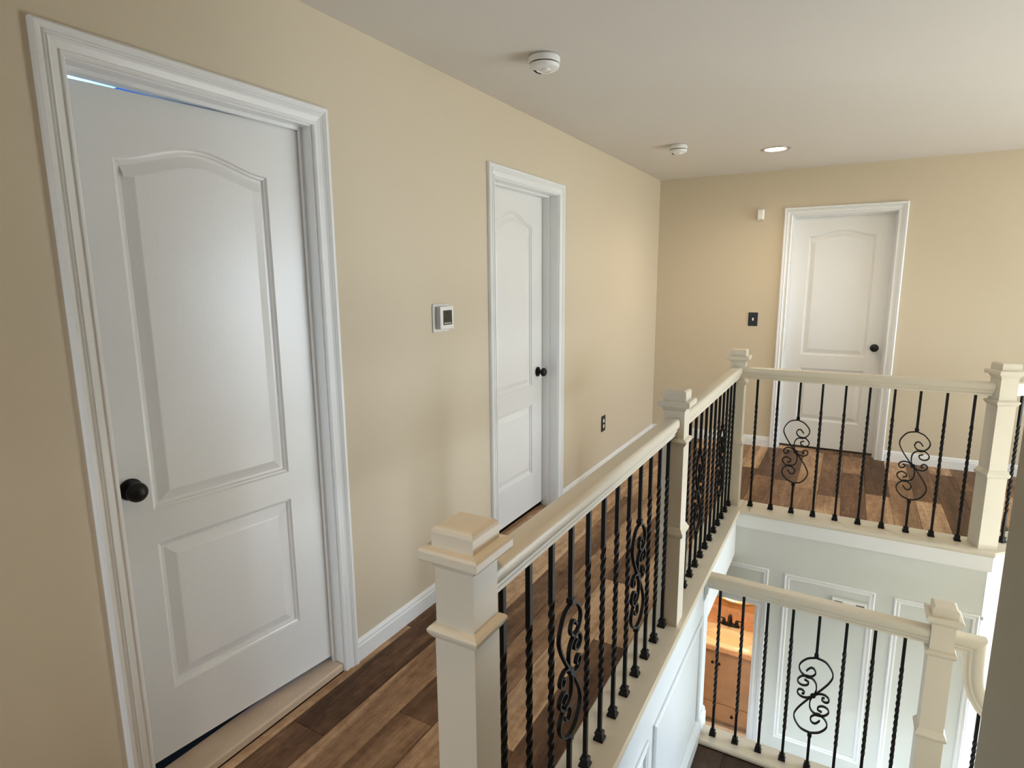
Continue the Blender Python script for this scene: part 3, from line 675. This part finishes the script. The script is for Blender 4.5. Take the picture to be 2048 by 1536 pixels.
# ================================================================== powder room
PY0, PY1 = 4.075, 5.86; PX0, PX1 = .05, 1.62
struct(MB().box(PX0-.1, PX0, PY0, PY1+.1, ZL, -.31).box(PX1, PX1+.1, PY0, PY1+.1, ZL, -.31).box(PX0, PX1, PY1, PY1+.1, ZL, -.31).build('wall_powder', 'tile'), 'orange brown wall behind the sink in the powder room', 'wall')
struct(MB().box(PX0-.1, PX1+.1, PY0, PY1+.1, -.31, -.262).build('ceiling_powder', 'ceil'), 'ceiling of the powder room', 'ceiling')
ft = struct(MB().box(PX0, PX1, 3.956, PY1, ZL-.05, ZL-.006).build('floor_powder', 'greyplastic'), 'white tiled floor of the powder room', 'floor')
t_ = .30
for i in range(6):
    for j in range(7):
        x0 = PX0+i*t_; y0 = 4.08+j*t_; x1 = min(x0+t_, PX1)-.0015; y1 = min(y0+t_, PY1)-.0015
        if x1-x0 < .05 or y1-y0 < .05: continue
        MB().box(x0+.0015, x1, y0+.0015, y1, ZL-.006, ZL+.001).build('floor_tile', 'floortile', ft, (x0, y0, ZL))
VY = 5.30; ZC = -1.85; VX0, VX1 = .36, 1.32
e = tag(empty('vanity_cabinet', (.84, 5.58, ZL)), 'brown vanity cabinet with dark knobs under the sink', 'cabinet')
MB().box(VX0+.015, VX0+.033, VY+.022, PY1-.002, ZL+.07, ZC-.041).box(VX1-.033, VX1-.015, VY+.022, PY1-.002, ZL+.07, ZC-.041).box(VX0+.033, VX1-.033, VY+.022, VY+.04, ZL+.07, ZC-.041).box(VX0+.033, VX1-.033, VY+.04, PY1-.002, ZL+.07, ZL+.09).box(VX0+.03, VX1-.03, VY+.06, PY1-.002, ZL+.002, ZL+.07).build('body', 'vanity', e, (.84, 5.58, ZL))
def front(x0, x1, z0, z1, name, kx, kz):
    o = MB().loops([[(x, VY+dp, z) for x, z in ((x0+i, z0+i), (x1-i, z0+i), (x1-i, z1-i), (x0+i, z1-i))] for i, dp in ((0, .0215), (0, .004), (.004, 0))]).build(name, 'vanity', e, (x0, VY, z0))
    MB().lathe([(0, 0), (.006, 0), (.006, -.012), (.012, -.016), (.015, -.022), (.012, -.028), (0, -.030)], (kx, VY, kz), 'y', 16).build('knob', 'bronze', o, (kx, VY, kz), smooth=True)
front(VX0+.02, .798, ZL+.245, ZC-.05, 'cabinet_door', .772, -2.012); front(.802, VX1-.02, ZL+.245, ZC-.05, 'cabinet_door', .830, -2.015)
front(VX0+.02, VX1-.02, ZL+.075, ZL+.240, 'drawer', .968, -2.520)
e = tag(empty('stone_countertop', (.84, 5.58, ZC)), 'tan stone vanity top around the cream sink', 'countertop')
SX, SY = .875, 5.478
# slab with a rectangular cut-out for the sink
sx0, sx1, sy0, sy1 = SX-.235, SX+.235, SY-.165, SY+.155
mb = MB(); z0, z1 = ZC-.04, ZC
for a in ((VX0, sx0, VY-.02, PY1-.002), (sx1, VX1, VY-.02, PY1-.002), (sx0, sx1, VY-.02, sy0), (sx0, sx1, sy1, PY1-.002)): mb.box(a[0], a[1], a[2], a[3], z0, z1)
mb.build('slab', 'stone', e, (.84, 5.58, ZC))
MB().box(VX0, VX1, PY1-.022, PY1-.002, ZC+.0005, ZC+.10).build('backsplash', 'stone', e, (.84, PY1, ZC))
# sink: rectangular rim, oval bowl
n = 48; rings = []
def rr(i, k):
    a = 2*math.pi*i/n; c, s_ = math.cos(a), math.sin(a); return math.copysign(abs(c)**k, c), math.copysign(abs(s_)**k, s_)
for A, B, dz, k in ((.262, .190, .0008, .25), (.262, .190, .012, .25), (.250, .178, .016, .3), (.205, .125, .014, 1), (.195, .117, .002, 1), (.175, .10, -.05, 1), (.12, .07, -.095, 1), (.03, .02, -.11, 1)):
    rings.append([(SX+A*rr(i, k)[0], SY-.005+B*rr(i, k)[1], ZC+dz) for i in range(n)])
e = tag(empty('sink_basin', (SX, SY, ZC)), 'cream oval sink basin set in the vanity top', 'sink')
mb = MB(); vs = [p for r in rings for p in r]; fs = []
for i in range(len(rings)-1):
    for j in range(n): fs.append((i*n+j, i*n+(j+1) % n, (i+1)*n+(j+1) % n, (i+1)*n+j))
fs.append(tuple(range((len(rings)-1)*n, len(rings)*n)))
mb.add(vs, fs).build('bowl', 'sink', e, (SX, SY, ZC), smooth=True)
MB().lathe([(0, 0), (.022, 0), (.022, .003), (.012, .005), (0, .004)], (SX, SY-.005, ZC-.1095), 'z', 20).build('drain', 'bronze', e, (SX, SY, ZC-.11), smooth=True)
FX, FY, FZ = .848, 5.705, ZC+.001
e = tag(empty('faucet', (FX, FY, FZ)), 'black two-handle faucet standing behind the cream sink', 'faucet')
MB().loops([[(FX+A*math.cos(2*math.pi*i/32), FY+B*math.sin(2*math.pi*i/32), FZ+z) for i in range(32)] for A, B, z in ((.090, .028, 0), (.090, .028, .008), (.080, .022, .020))]).build('base', 'black', e, (FX, FY, FZ), smooth=True)
def tube(mb, pts, r, n=12):
    P = [Vector(p) for p in pts]; rings = []
    for i, p in enumerate(P):
        t = (P[min(i+1, len(P)-1)]-P[max(i-1, 0)]).normalized(); a = Vector((1, 0, 0)) if abs(t.x) < .9 else Vector((0, 0, 1))
        s_ = t.cross(a).normalized(); u_ = t.cross(s_); rad = r[i] if isinstance(r, (list, tuple)) else r
        rings.append([p+s_*rad*math.cos(2*math.pi*k/n)+u_*rad*math.sin(2*math.pi*k/n) for k in range(n)])
    return mb.loops(rings)
sp = cr([(FX, FY, FZ+.018), (FX, FY, FZ+.075), (FX, FY-.018, FZ+.112), (FX, FY-.055, FZ+.122), (FX, FY-.095, FZ+.105), (FX, FY-.112, FZ+.075)], 5)
tube(MB(), sp, [.020-.009*i/(len(sp)-1) for i in range(len(sp))]).build('spout', 'black', e, (FX, FY, FZ), smooth=True)
for sg in (-1, 1):
    h = MB().lathe([(0, .018), (.019, .018), (.016, .045), (.014, .060), (.008, .066), (0, .066)], (FX+sg*.060, FY, FZ), 'z', 16).build('valve', 'black', e, (FX+sg*.06, FY, FZ), smooth=True)
    tube(MB(), [(FX+sg*.060, FY, FZ+.062), (FX+sg*.090, FY-.008, FZ+.068), (FX+sg*.122, FY-.014, FZ+.066)], [.008, .006, .0075], 10).build('lever', 'black', h, (FX+sg*.06, FY, FZ), smooth=True)
MX, MZ, MR = .862, -1.30, .385
e = tag(empty('wall_mirror', (MX, PY1, MZ)), 'round mirror with a gold rim above the faucet', 'mirror')
MB().lathe([(MR-.032, -.006), (MR-.032, -.018), (MR-.022, -.026), (MR-.006, -.026), (MR, -.018), (MR, -.002), (MR-.032, -.002), (MR-.032, -.006)], (MX, PY1, MZ), 'y', 64).build('rim', 'gold', e, (MX, PY1, MZ), smooth=True)
MB().lathe([(0, -.003), (MR-.033, -.003), (MR-.033, -.010), (0, -.010)], (MX, PY1, MZ), 'y', 64).build('glass', 'mirror', e, (MX, PY1, MZ))
lamp('powder_room_lamp', (.85, 4.75, -.55), 34, (1, .79, .52), .09)
